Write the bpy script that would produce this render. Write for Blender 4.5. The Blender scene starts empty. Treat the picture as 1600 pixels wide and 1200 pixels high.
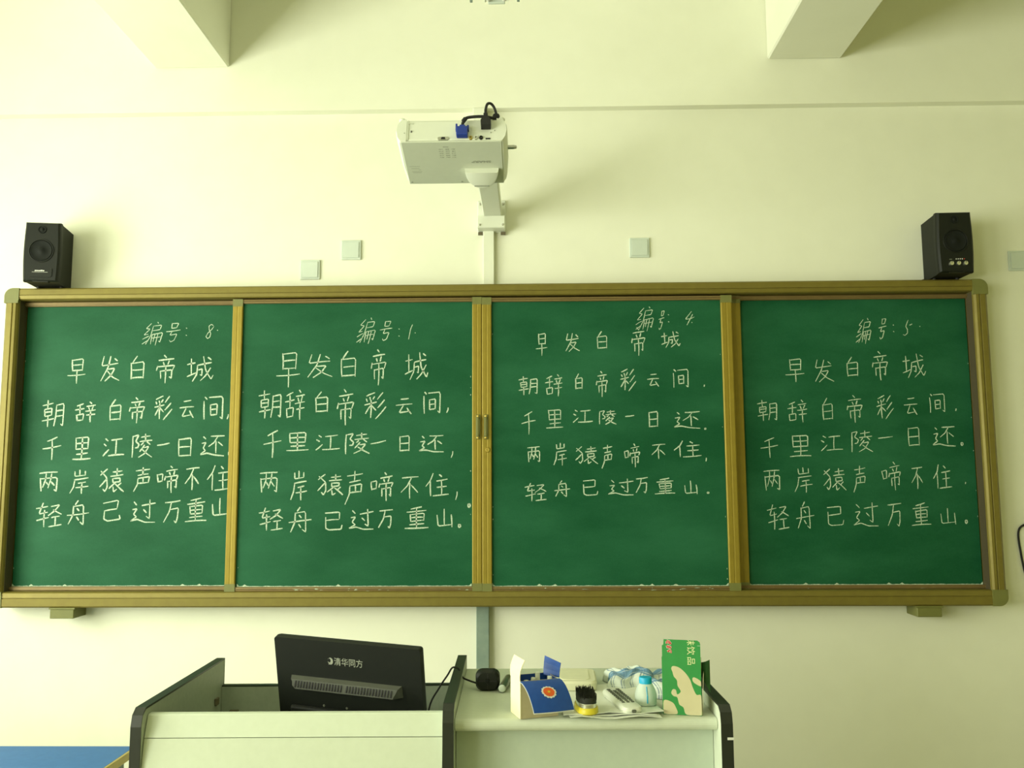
import bpy, bmesh, math, random
from mathutils import Matrix, Vector

# ------------------------------------------------------------------ camera, world, light, exposure
SC = bpy.context.scene
COL = SC.collection
PI = math.pi

cam_d = bpy.data.cameras.new('camera')
cam_d.sensor_fit = 'HORIZONTAL'; cam_d.sensor_width = 36.0
cam_d.lens = 36.0 * 1345.8 / 1600.0
cam_d.clip_start = 0.05
cam = bpy.data.objects.new('camera', cam_d); COL.objects.link(cam)
_p, _y, _r = 0.1094, 0.0203, -0.0051
_f = Vector((-math.sin(_y)*math.cos(_p), math.cos(_y)*math.cos(_p), math.sin(_p)))
_rt = Vector((math.cos(_y), math.sin(_y), 0)); _up = _rt.cross(_f)
_r2 = _rt*math.cos(_r) + _up*math.sin(_r); _u2 = -_rt*math.sin(_r) + _up*math.cos(_r)
_m = Matrix((( _r2.x, _u2.x, -_f.x, 0.1555), (_r2.y, _u2.y, -_f.y, -3.5393), (_r2.z, _u2.z, -_f.z, 1.5986), (0, 0, 0, 1)))
cam.matrix_world = _m
SC.camera = cam

vs = SC.view_settings
vs.view_transform = 'Standard'; vs.look = 'None'; vs.gamma = 1.0; vs.use_curve_mapping = False
vs.exposure = 0.0

SKY_COLOR = (0.97, 1.0, 0.80)
world = bpy.data.worlds.new('world'); SC.world = world; world.use_nodes = True
wb = world.node_tree.nodes['Background']
wb.inputs[0].default_value = (*SKY_COLOR, 1); wb.inputs[1].default_value = 2.0

WINDOWS = [(-2.95, -0.75), (-5.35, -3.35), (-7.9, -5.9)]      # y ranges of the windows in the left wall
WIN_Z = (0.90, 2.75)
ROOM_L, ROOM_R, ROOM_B = -3.15, 3.5, -8.6
for k, (a, b) in enumerate(WINDOWS):                          # daylight of each window (overcast sky outside)
    ld = bpy.data.lights.new('window_daylight', 'AREA'); ld.shape = 'RECTANGLE'
    ld.size = WIN_Z[1]-WIN_Z[0]-0.1; ld.size_y = b-a-0.1
    ld.energy = (150, 160, 125)[k]; ld.color = (0.97, 1.0, 0.80)
    lo = bpy.data.objects.new('window_daylight', ld); COL.objects.link(lo)
    lo.location = (ROOM_L-0.16, (a+b)/2, (WIN_Z[0]+WIN_Z[1])/2)
    lo.rotation_euler = (0, -PI/2, 0)

# ------------------------------------------------------------------ helpers
def mat(name, color, rough=0.6, metal=0.0, noise=None, bump=0.0, nscale=40.0, spec=0.5, coat=0.0, trans=0.0, alpha=1.0):
    """principled material; noise=(second colour, amount) mixes a fine procedural mottling"""
    m = bpy.data.materials.new(name); m.use_nodes = True
    nt = m.node_tree; b = nt.nodes['Principled BSDF']
    b.inputs['Base Color'].default_value = (*color, 1)
    b.inputs['Roughness'].default_value = rough; b.inputs['Metallic'].default_value = metal
    b.inputs['Specular IOR Level'].default_value = spec
    b.inputs['Coat Weight'].default_value = coat
    b.inputs['Transmission Weight'].default_value = trans
    b.inputs['Alpha'].default_value = alpha
    tc = nt.nodes.new('ShaderNodeTexCoord'); nz = nt.nodes.new('ShaderNodeTexNoise')
    nz.inputs['Scale'].default_value = nscale; nz.inputs['Detail'].default_value = 5
    nt.links.new(tc.outputs['Object'], nz.inputs['Vector'])
    if noise is None: noise = (tuple(c*0.82 for c in color), 0.35)
    mx = nt.nodes.new('ShaderNodeMix'); mx.data_type = 'RGBA'
    mx.inputs[6].default_value = (*color, 1); mx.inputs[7].default_value = (*noise[0], 1)
    mp = nt.nodes.new('ShaderNodeMapRange'); mp.inputs[1].default_value = 0.35; mp.inputs[2].default_value = 0.7
    mp.inputs[4].default_value = noise[1]
    nt.links.new(nz.outputs['Fac'], mp.inputs[0]); nt.links.new(mp.outputs[0], mx.inputs[0])
    nt.links.new(mx.outputs[2], b.inputs['Base Color'])
    if bump:
        bp = nt.nodes.new('ShaderNodeBump'); bp.inputs['Strength'].default_value = bump; bp.inputs['Distance'].default_value = 0.002
        nt.links.new(nz.outputs['Fac'], bp.inputs['Height']); nt.links.new(bp.outputs[0], b.inputs['Normal'])
    return m

class MB:
    """collects shapes and links them as one mesh"""
    def __init__(s): s.bm = bmesh.new()
    def box(s, x0, x1, y0, y1, z0, z1, bev=0.0, seg=2):
        r = bmesh.ops.create_cube(s.bm, size=1.0)
        for v in r['verts']:
            v.co = Vector(((x0+x1)/2 + v.co.x*(x1-x0), (y0+y1)/2 + v.co.y*(y1-y0), (z0+z1)/2 + v.co.z*(z1-z0)))
        if bev:
            es = list({e for v in r['verts'] for e in v.link_edges})
            bmesh.ops.bevel(s.bm, geom=es, offset=bev, segments=seg, affect='EDGES', profile=0.5)
        return s
    def prism(s, pts, axis, a, b):
        """outline pts in the two other axes extruded along axis from a to b"""
        def mk(p, t):
            return {'x': (t, p[0], p[1]), 'y': (p[0], t, p[1]), 'z': (p[0], p[1], t)}[axis]
        A = [s.bm.verts.new(mk(p, a)) for p in pts]; B = [s.bm.verts.new(mk(p, b)) for p in pts]
        n = len(pts)
        s.bm.faces.new(A); s.bm.faces.new(B[::-1])
        for i in range(n): s.bm.faces.new((A[i], B[i], B[(i+1) % n], A[(i+1) % n]))
        return s
    def rings(s, rings, cap=True, close=False):
        vs_ = [[s.bm.verts.new(p) for p in r] for r in rings]
        n = len(rings[0])
        for k in range(len(vs_)-1):
            for i in range(n):
                s.bm.faces.new((vs_[k][i], vs_[k][(i+1) % n], vs_[k+1][(i+1) % n], vs_[k+1][i]))
        if cap: s.bm.faces.new(vs_[0][::-1]); s.bm.faces.new(vs_[-1])
        return s
    def lathe(s, prof, c=(0, 0, 0), axis='z', n=32, cap=True):
        """prof: (radius, height) pairs turned round axis through c"""
        R = []
        for r, h in prof:
            ring = []
            for i in range(n):
                t = 2*PI*i/n; u, v = r*math.cos(t), r*math.sin(t)
                ring.append({'z': (c[0]+u, c[1]+v, c[2]+h), 'y': (c[0]+u, c[1]+h, c[2]-v), 'x': (c[0]+h, c[1]+u, c[2]+v)}[axis])
            R.append(ring)
        return s.rings(R, cap)
    def tube(s, pts, r, n=8, smooth=0):
        pts = [Vector(p) for p in pts]
        if smooth: pts = catmull(pts, smooth)
        R = []; up = Vector((0, 0, 1))
        for i, p in enumerate(pts):
            d = (pts[min(i+1, len(pts)-1)]-pts[max(i-1, 0)]).normalized()
            if i == 0: a = d.orthogonal().normalized()
            else: a = (a - d*a.dot(d)).normalized()
            b = d.cross(a)
            R.append([p + (a*math.cos(2*PI*k/n) + b*math.sin(2*PI*k/n))*r for k in range(n)])
        return s.rings(R)
    def sheet(s, grid, th, flip=1):
        """grid of points (rows) given thickness th along its normals"""
        nr, nc = len(grid), len(grid[0]); G = [[Vector(p) for p in r] for r in grid]
        def nrm(i, j):
            a = G[min(i+1, nr-1)][j]-G[max(i-1, 0)][j]; b = G[i][min(j+1, nc-1)]-G[i][max(j-1, 0)]
            c = a.cross(b); return c.normalized()*flip if c.length > 1e-12 else Vector((0, 0, 1))
        T = [[s.bm.verts.new(G[i][j]+nrm(i, j)*th/2) for j in range(nc)] for i in range(nr)]
        B = [[s.bm.verts.new(G[i][j]-nrm(i, j)*th/2) for j in range(nc)] for i in range(nr)]
        for i in range(nr-1):
            for j in range(nc-1):
                s.bm.faces.new((T[i][j], T[i+1][j], T[i+1][j+1], T[i][j+1])); s.bm.faces.new((B[i][j+1], B[i+1][j+1], B[i+1][j], B[i][j]))
        for i in range(nr-1):
            s.bm.faces.new((T[i][0], B[i][0], B[i+1][0], T[i+1][0])); s.bm.faces.new((T[i+1][-1], B[i+1][-1], B[i][-1], T[i][-1]))
        for j in range(nc-1):
            s.bm.faces.new((T[0][j+1], B[0][j+1], B[0][j], T[0][j])); s.bm.faces.new((T[-1][j], B[-1][j], B[-1][j+1], T[-1][j+1]))
        return s
    def build(s, name, m, parent=None, smooth=False, loc=None, rot=None):
        bmesh.ops.recalc_face_normals(s.bm, faces=s.bm.faces)
        me = bpy.data.meshes.new(name); s.bm.to_mesh(me); s.bm.free()
        ms = m if isinstance(m, (list, tuple)) else [m]
        for q in ms: me.materials.append(q)
        if smooth:
            me.polygons.foreach_set('use_smooth', [True]*len(me.polygons)); me.set_sharp_from_angle(angle=math.radians(38))
        o = bpy.data.objects.new(name, me); COL.objects.link(o)
        if parent: o.parent = parent
        if loc: o.location = loc
        if rot: o.rotation_euler = rot
        return o

def catmull(P, k):
    out = []
    for i in range(len(P)-1):
        p0, p1, p2, p3 = P[max(i-1, 0)], P[i], P[i+1], P[min(i+2, len(P)-1)]
        for j in range(k):
            t = j/k
            out.append(0.5*((2*p1) + (p2-p0)*t + (2*p0-5*p1+4*p2-p3)*t*t + (3*p1-p0-3*p2+p3)*t**3))
    out.append(P[-1]); return out

def tag(o, label=None, cat=None, group=None, kind=None):
    for k, v in (('label', label), ('category', cat), ('group', group), ('kind', kind)):
        if v: o[k] = v
    return o
def thing(name, label, cat, loc=(0, 0, 0), rot=(0, 0, 0), group=None):
    o = bpy.data.objects.new(name, None); o.empty_display_size = 0.05; COL.objects.link(o)
    o.location = loc; o.rotation_euler = rot
    return tag(o, label, cat, group)
def struct(o): o['kind'] = 'structure'; return o
def dup(src, parent=None, loc=None):
    o = src.copy(); COL.objects.link(o)
    if parent: o.parent = parent
    if loc: o.location = loc
    for ch in list(src.children): dup(ch, o)
    return o
def rrect(x0, x1, z0, z1, r, n=6):
    pts = []
    for cx, cz, a in ((x1-r, z1-r, 0), (x0+r, z1-r, 90), (x0+r, z0+r, 180), (x1-r, z0+r, 270)):
        for i in range(n+1):
            t = math.radians(a+90*i/n); pts.append((cx+r*math.cos(t), cz+r*math.sin(t)))
    return pts
def lettering(body, size, m, parent, loc, rot, name='lettering', bold=0.0, sx=1.0, depth=0.0002):
    c = bpy.data.curves.new('lettering', 'FONT'); c.body = body; c.size = size; c.align_x = 'CENTER'; c.align_y = 'CENTER'
    c.extrude = depth; c.offset = bold
    t = bpy.data.objects.new('lettering', c); COL.objects.link(t)
    dg = bpy.context.evaluated_depsgraph_get(); me = bpy.data.meshes.new_from_object(t.evaluated_get(dg))
    bpy.data.objects.remove(t); me.materials.clear(); me.materials.append(m); me.name = name
    o = bpy.data.objects.new(name, me); COL.objects.link(o); o.parent = parent; o.location = loc; o.rotation_euler = rot
    o.scale = (sx, 1, 1)
    return o

# ------------------------------------------------------------------ materials
WALL_C = (0.84, 0.85, 0.72)
m_wall = mat('wall_paint', WALL_C, 0.85, noise=((0.80, 0.81, 0.68), 0.5), bump=0.08, nscale=9, spec=0.2)
m_ceil = mat('ceiling_paint', (0.84, 0.85, 0.73), 0.9, nscale=6, noise=((0.80, 0.81, 0.69), 0.5), spec=0.2)
m_floor = mat('floor_tile', (0.26, 0.245, 0.13), 0.45, nscale=3)
m_wall_r = mat('bounce_tint_wall', (0.46, 0.45, 0.22), 0.85, nscale=9, spec=0.2)  # unseen walls, colour chosen to dim and yellow the bounced light
m_plate = mat('plate_plastic', (0.60, 0.67, 0.60), 0.45, noise=((0.57, 0.64, 0.57), 0.4))
m_white = mat('white_plastic', (0.80, 0.82, 0.70), 0.4, noise=((0.78, 0.80, 0.68), 0.4))
m_greytrunk = mat('galvanised_trunk', (0.20, 0.27, 0.23), 0.6, noise=((0.26, 0.33, 0.28), 0.8), nscale=25)
m_alu = mat('gold_aluminium', (0.195, 0.160, 0.030), 0.45, metal=0.25, noise=((0.165, 0.13, 0.025), 0.6), nscale=30, spec=0.35)
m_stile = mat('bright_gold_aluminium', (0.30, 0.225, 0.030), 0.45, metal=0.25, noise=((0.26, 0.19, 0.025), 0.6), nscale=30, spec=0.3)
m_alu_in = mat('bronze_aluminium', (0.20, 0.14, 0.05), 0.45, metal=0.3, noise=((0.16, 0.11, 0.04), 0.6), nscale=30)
m_corner = mat('olive_corner_plastic', (0.165, 0.170, 0.045), 0.55)
m_dark_in = mat('dark_backing_and_shade', (0.07, 0.055, 0.025), 0.7)  # dark backing, also used to paint recess shade inside the frame
m_black = mat('black_plastic', (0.007, 0.009, 0.006), 0.5, spec=0.3, bump=0.1, nscale=300)
m_black_s = mat('black_wood_vinyl', (0.009, 0.011, 0.007), 0.6, spec=0.3, bump=0.15, nscale=200)
m_cone = mat('speaker_cone', (0.006, 0.008, 0.006), 0.75, spec=0.25)
m_rubber = mat('rubber', (0.012, 0.012, 0.012), 0.7)
m_silver = mat('silver_metal', (0.75, 0.76, 0.68), 0.25, metal=0.9)
m_steel = mat('steel', (0.55, 0.55, 0.48), 0.3, metal=0.9)
m_print_w = mat('white_print', (0.75, 0.76, 0.70), 0.6)
m_print_g = mat('grey_print', (0.33, 0.35, 0.28), 0.6)
m_red = mat('red_print', (0.55, 0.03, 0.02), 0.6)
m_proj = mat('projector_shell', (0.74, 0.77, 0.66), 0.45, noise=((0.72, 0.75, 0.64), 0.4))
m_proj_b = mat('projector_base', (0.58, 0.61, 0.50), 0.5, noise=((0.55, 0.58, 0.47), 0.5))
m_blue = mat('blue_plug', (0.012, 0.04, 0.30), 0.4)
m_brass = mat('brass', (0.55, 0.42, 0.10), 0.35, metal=0.7)
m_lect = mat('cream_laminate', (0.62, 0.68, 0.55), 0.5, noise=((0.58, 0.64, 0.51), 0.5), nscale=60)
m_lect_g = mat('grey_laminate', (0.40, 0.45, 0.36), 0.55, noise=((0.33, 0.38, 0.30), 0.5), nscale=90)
m_desk = mat('desk_laminate', (0.60, 0.65, 0.53), 0.5, noise=((0.55, 0.60, 0.48), 0.5), nscale=70)
m_fit = mat('bronze_fitting', (0.13, 0.11, 0.06), 0.5)
m_lect_p = mat('grey_green_panel', (0.50, 0.58, 0.48), 0.6, noise=((0.46, 0.54, 0.45), 0.5), nscale=60)
m_edge = mat('black_edge_band', (0.016, 0.020, 0.014), 0.4)
m_bluetop = mat('blue_desk_laminate', (0.04, 0.16, 0.42), 0.55, noise=((0.03, 0.13, 0.36), 0.5), nscale=50)
m_gold = mat('gold_edge_strip', (0.50, 0.40, 0.12), 0.4, metal=0.3)
m_card = mat('cream_cardboard', (0.80, 0.75, 0.48), 0.8, noise=((0.72, 0.66, 0.42), 0.5), nscale=60)
m_kraft = mat('brown_cardboard', (0.50, 0.44, 0.27), 0.85, noise=((0.44, 0.38, 0.22), 0.6), nscale=60)
m_cblue = mat('blue_printed_card', (0.008, 0.065, 0.34), 0.45, noise=((0.012, 0.085, 0.40), 0.5), nscale=90)
m_orange = mat('orange_print', (0.75, 0.12, 0.02), 0.5)
m_chalk = mat('chalk_white', (0.80, 0.82, 0.74), 0.9)
m_case = mat('cream_case', (0.82, 0.81, 0.60), 0.5)
m_yellow = mat('yellow_plastic', (0.72, 0.60, 0.035), 0.4)
m_bristle = mat('black_bristle', (0.012, 0.014, 0.010), 0.7)
m_remote = mat('remote_shell', (0.76, 0.79, 0.69), 0.45)
m_key = mat('remote_key', (0.12, 0.13, 0.10), 0.6)
m_paper = mat('paper', (0.78, 0.81, 0.71), 0.8, noise=((0.73, 0.76, 0.66), 0.5), nscale=30)
m_cap = mat('sky_blue_cap', (0.01, 0.42, 0.75), 0.4)
m_gcard = mat('green_printed_card', (0.025, 0.26, 0.055), 0.5, noise=((0.02, 0.22, 0.045), 0.5), nscale=40)
m_gcard_d = mat('dark_green_card', (0.025, 0.12, 0.035), 0.6)
m_tan = mat('tan_print', (0.58, 0.53, 0.33), 0.65, noise=((0.54, 0.49, 0.30), 0.5))
m_tancard = mat('tan_card_side', (0.50, 0.47, 0.28), 0.7)
m_yellowprint = mat('pale_yellow_print', (0.72, 0.75, 0.42), 0.6)
m_bottle = mat('frosted_bottle', (0.75, 0.84, 0.76), 0.35, noise=((0.70, 0.80, 0.74), 0.3), alpha=0.72)
m_tube = mat('dark_tube', (0.10, 0.12, 0.09), 0.3, coat=0.4)

def mat_board():
    m = bpy.data.materials.new('green_chalkboard'); m.use_nodes = True
    nt = m.node_tree; b = nt.nodes['Principled BSDF']; b.inputs['Roughness'].default_value = 0.55
    b.inputs['Specular IOR Level'].default_value = 0.15
    tc = nt.nodes.new('ShaderNodeTexCoord')
    n1 = nt.nodes.new('ShaderNodeTexNoise'); n1.inputs['Scale'].default_value = 2.2; n1.inputs['Detail'].default_value = 6; n1.inputs['Roughness'].default_value = 0.6
    mpg = nt.nodes.new('ShaderNodeMapping'); mpg.inputs['Rotation'].default_value = (0, 0.6, 0); mpg.inputs['Scale'].default_value = (0.7, 1, 1.8)
    n2 = nt.nodes.new('ShaderNodeTexNoise'); n2.inputs['Scale'].default_value = 160; n2.inputs['Detail'].default_value = 3
    nt.links.new(tc.outputs['Object'], mpg.inputs[0]); nt.links.new(mpg.outputs[0], n1.inputs['Vector']); nt.links.new(tc.outputs['Object'], n2.inputs['Vector'])
    r1 = nt.nodes.new('ShaderNodeMapRange'); r1.inputs[1].default_value = 0.40; r1.inputs[2].default_value = 0.72; r1.inputs[4].default_value = 0.55
    nt.links.new(n1.outputs['Fac'], r1.inputs[0])
    ad = nt.nodes.new('ShaderNodeMath'); ad.operation = 'MULTIPLY_ADD'; ad.inputs[1].default_value = 0.25; ad.use_clamp = True
    nt.links.new(n2.outputs['Fac'], ad.inputs[0]); nt.links.new(r1.outputs[0], ad.inputs[2])
    mx = nt.nodes.new('ShaderNodeMix'); mx.data_type = 'RGBA'
    mx.inputs[6].default_value = (0.003, 0.069, 0.025, 1); mx.inputs[7].default_value = (0.028, 0.152, 0.074, 1)
    nt.links.new(ad.outputs[0], mx.inputs[0]); nt.links.new(mx.outputs[2], b.inputs['Base Color'])
    return m
m_board = mat_board()
def mat_chalkmark():
    m = bpy.data.materials.new('chalk_mark'); m.use_nodes = True
    nt = m.node_tree; b = nt.nodes['Principled BSDF']; b.inputs['Roughness'].default_value = 0.95; b.inputs['Specular IOR Level'].default_value = 0.1
    tc = nt.nodes.new('ShaderNodeTexCoord'); n = nt.nodes.new('ShaderNodeTexNoise'); n.inputs['Scale'].default_value = 230; n.inputs['Detail'].default_value = 2
    nt.links.new(tc.outputs['Object'], n.inputs['Vector'])
    r = nt.nodes.new('ShaderNodeMapRange'); r.inputs[1].default_value = 0.38; r.inputs[2].default_value = 0.6; r.inputs[3].default_value = 0.35
    nt.links.new(n.outputs['Fac'], r.inputs[0])
    mx = nt.nodes.new('ShaderNodeMix'); mx.data_type = 'RGBA'
    mx.inputs[6].default_value = (0.14, 0.30, 0.17, 1); mx.inputs[7].default_value = (0.66, 0.74, 0.60, 1)
    nt.links.new(r.outputs[0], mx.inputs[0]); nt.links.new(mx.outputs[2], b.inputs['Base Color'])
    return m
m_mark = mat_chalkmark()
def mat_plaid():
    m = bpy.data.materials.new('blue_plaid_cloth'); m.use_nodes = True
    nt = m.node_tree; b = nt.nodes['Principled BSDF']; b.inputs['Roughness'].default_value = 0.9
    tc = nt.nodes.new('ShaderNodeTexCoord')
    def stripes(axis, scale, off, lo, hi):
        sp = nt.nodes.new('ShaderNodeSeparateXYZ'); nt.links.new(tc.outputs['UV'], sp.inputs[0])
        a = nt.nodes.new('ShaderNodeMath'); a.operation = 'MULTIPLY_ADD'; a.inputs[1].default_value = scale; a.inputs[2].default_value = off
        nt.links.new(sp.outputs[axis], a.inputs[0])
        f = nt.nodes.new('ShaderNodeMath'); f.operation = 'FRACT'; nt.links.new(a.outputs[0], f.inputs[0])
        g = nt.nodes.new('ShaderNodeMath'); g.operation = 'COMPARE'; g.inputs[1].default_value = lo; g.inputs[2].default_value = hi
        nt.links.new(f.outputs[0], g.inputs[0]); return g
    def mix(fac, c_in, col, amt):
        k = nt.nodes.new('ShaderNodeMath'); k.operation = 'MULTIPLY'; k.inputs[1].default_value = amt; nt.links.new(fac.outputs[0], k.inputs[0])
        x = nt.nodes.new('ShaderNodeMix'); x.data_type = 'RGBA'
        nt.links.new(k.outputs[0], x.inputs[0]); nt.links.new(c_in, x.inputs[6]); x.inputs[7].default_value = (*col, 1); return x.outputs[2]
    base = nt.nodes.new('ShaderNodeRGB'); base.outputs[0].default_value = (0.66, 0.72, 0.66, 1)
    c = mix(stripes(1, 2.0, 0, 0.72, 0.22), base.outputs[0], (0.12, 0.26, 0.42), 0.95)
    c = mix(stripes(0, 4.0, 0, 0.5, 0.06), c, (0.10, 0.18, 0.30), 0.75)
    c = mix(stripes(0, 4.0, 0, 0.75, 0.05), c, (0.10, 0.18, 0.30), 0.6)
    c = mix(stripes(1, 8.0, 0, 0.3, 0.05), c, (0.75, 0.8, 0.78), 0.5)
    nt.links.new(c, b.inputs['Base Color']); return m
m_plaid = mat_plaid()
def mat_glass():
    m = bpy.data.materials.new('window_glass'); m.use_nodes = True
    nt = m.node_tree; nt.nodes.remove(nt.nodes['Principled BSDF'])
    t = nt.nodes.new('ShaderNodeBsdfTransparent'); g = nt.nodes.new('ShaderNodeBsdfGlossy'); g.inputs['Roughness'].default_value = 0.02
    x = nt.nodes.new('ShaderNodeMixShader'); x.inputs[0].default_value = 0.06
    nt.links.new(t.outputs[0], x.inputs[1]); nt.links.new(g.outputs[0], x.inputs[2]); nt.links.new(x.outputs[0], nt.nodes['Material Output'].inputs[0])
    return m
m_glass = mat_glass()

# ------------------------------------------------------------------ the room
H = 3.85
struct(MB().box(ROOM_L-0.25, ROOM_R+0.2, 0, 0.2, 0, H+0.1).build('wall_front', m_wall))
struct(MB().box(ROOM_R, ROOM_R+0.2, ROOM_B, 0, 0, H+0.1).build('wall_right', m_wall_r))
struct(MB().box(ROOM_L-0.25, ROOM_R+0.2, ROOM_B-0.2, ROOM_B, 0, H+0.1).build('wall_back', m_wall_r))
struct(MB().box(ROOM_L-0.25, ROOM_R+0.2, ROOM_B-0.2, 0.2, -0.1, 0).build('floor', m_floor))
struct(MB().box(ROOM_L, ROOM_R, ROOM_B, 0, H, H+0.1).build('ceiling', m_ceil))
wl = MB()
wl.box(ROOM_L-0.25, ROOM_L, ROOM_B, 0, 0, WIN_Z[0]).box(ROOM_L-0.25, ROOM_L, ROOM_B, 0, WIN_Z[1], H+0.1)
ys = [ROOM_B] + [v for w in sorted(WINDOWS) for v in w] + [0]
for i in range(0, len(ys), 2): wl.box(ROOM_L-0.25, ROOM_L, ys[i], ys[i+1], WIN_Z[0], WIN_Z[1])
struct(wl.build('wall_left', m_wall))
for k, (a, b) in enumerate(WINDOWS):
    w = bpy.data.objects.new('window_%d' % (k+1), None); COL.objects.link(w); w.location = (ROOM_L-0.07, (a+b)/2, WIN_Z[0]); struct(w)
    hw, hz = (b-a)/2, WIN_Z[1]-WIN_Z[0]
    f = MB()
    for y0, y1, z0, z1 in ((-hw, hw, 0, .06), (-hw, hw, hz-.06, hz), (-hw, -hw+.06, .06, hz-.06), (hw-.06, hw, .06, hz-.06), (-.03, .03, .06, hz-.06)):
        f.box(-.03, .03, y0, y1, z0, z1)
    f.build('window_frame', m_white, w)
    for s in (-1, 1): MB().box(-.004, .004, min(s*.03, s*(hw-.06)), max(s*.03, s*(hw-.06)), .06, hz-.06).build('pane', m_glass, w)
# the upper wall stands a few centimetres proud of the lower one (bond beam)
struct(MB().box(ROOM_L, ROOM_R, -0.042, 0, 3.160, H).build('trim_1', m_wall))
for k, (x0, x1) in enumerate(((-1.44, -1.12), (1.172, 1.482))):
    struct(MB().box(x0, x1, ROOM_B, -0.042, 3.357, H, 0.006, 1).build('ceiling_beam', m_ceil))

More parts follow.
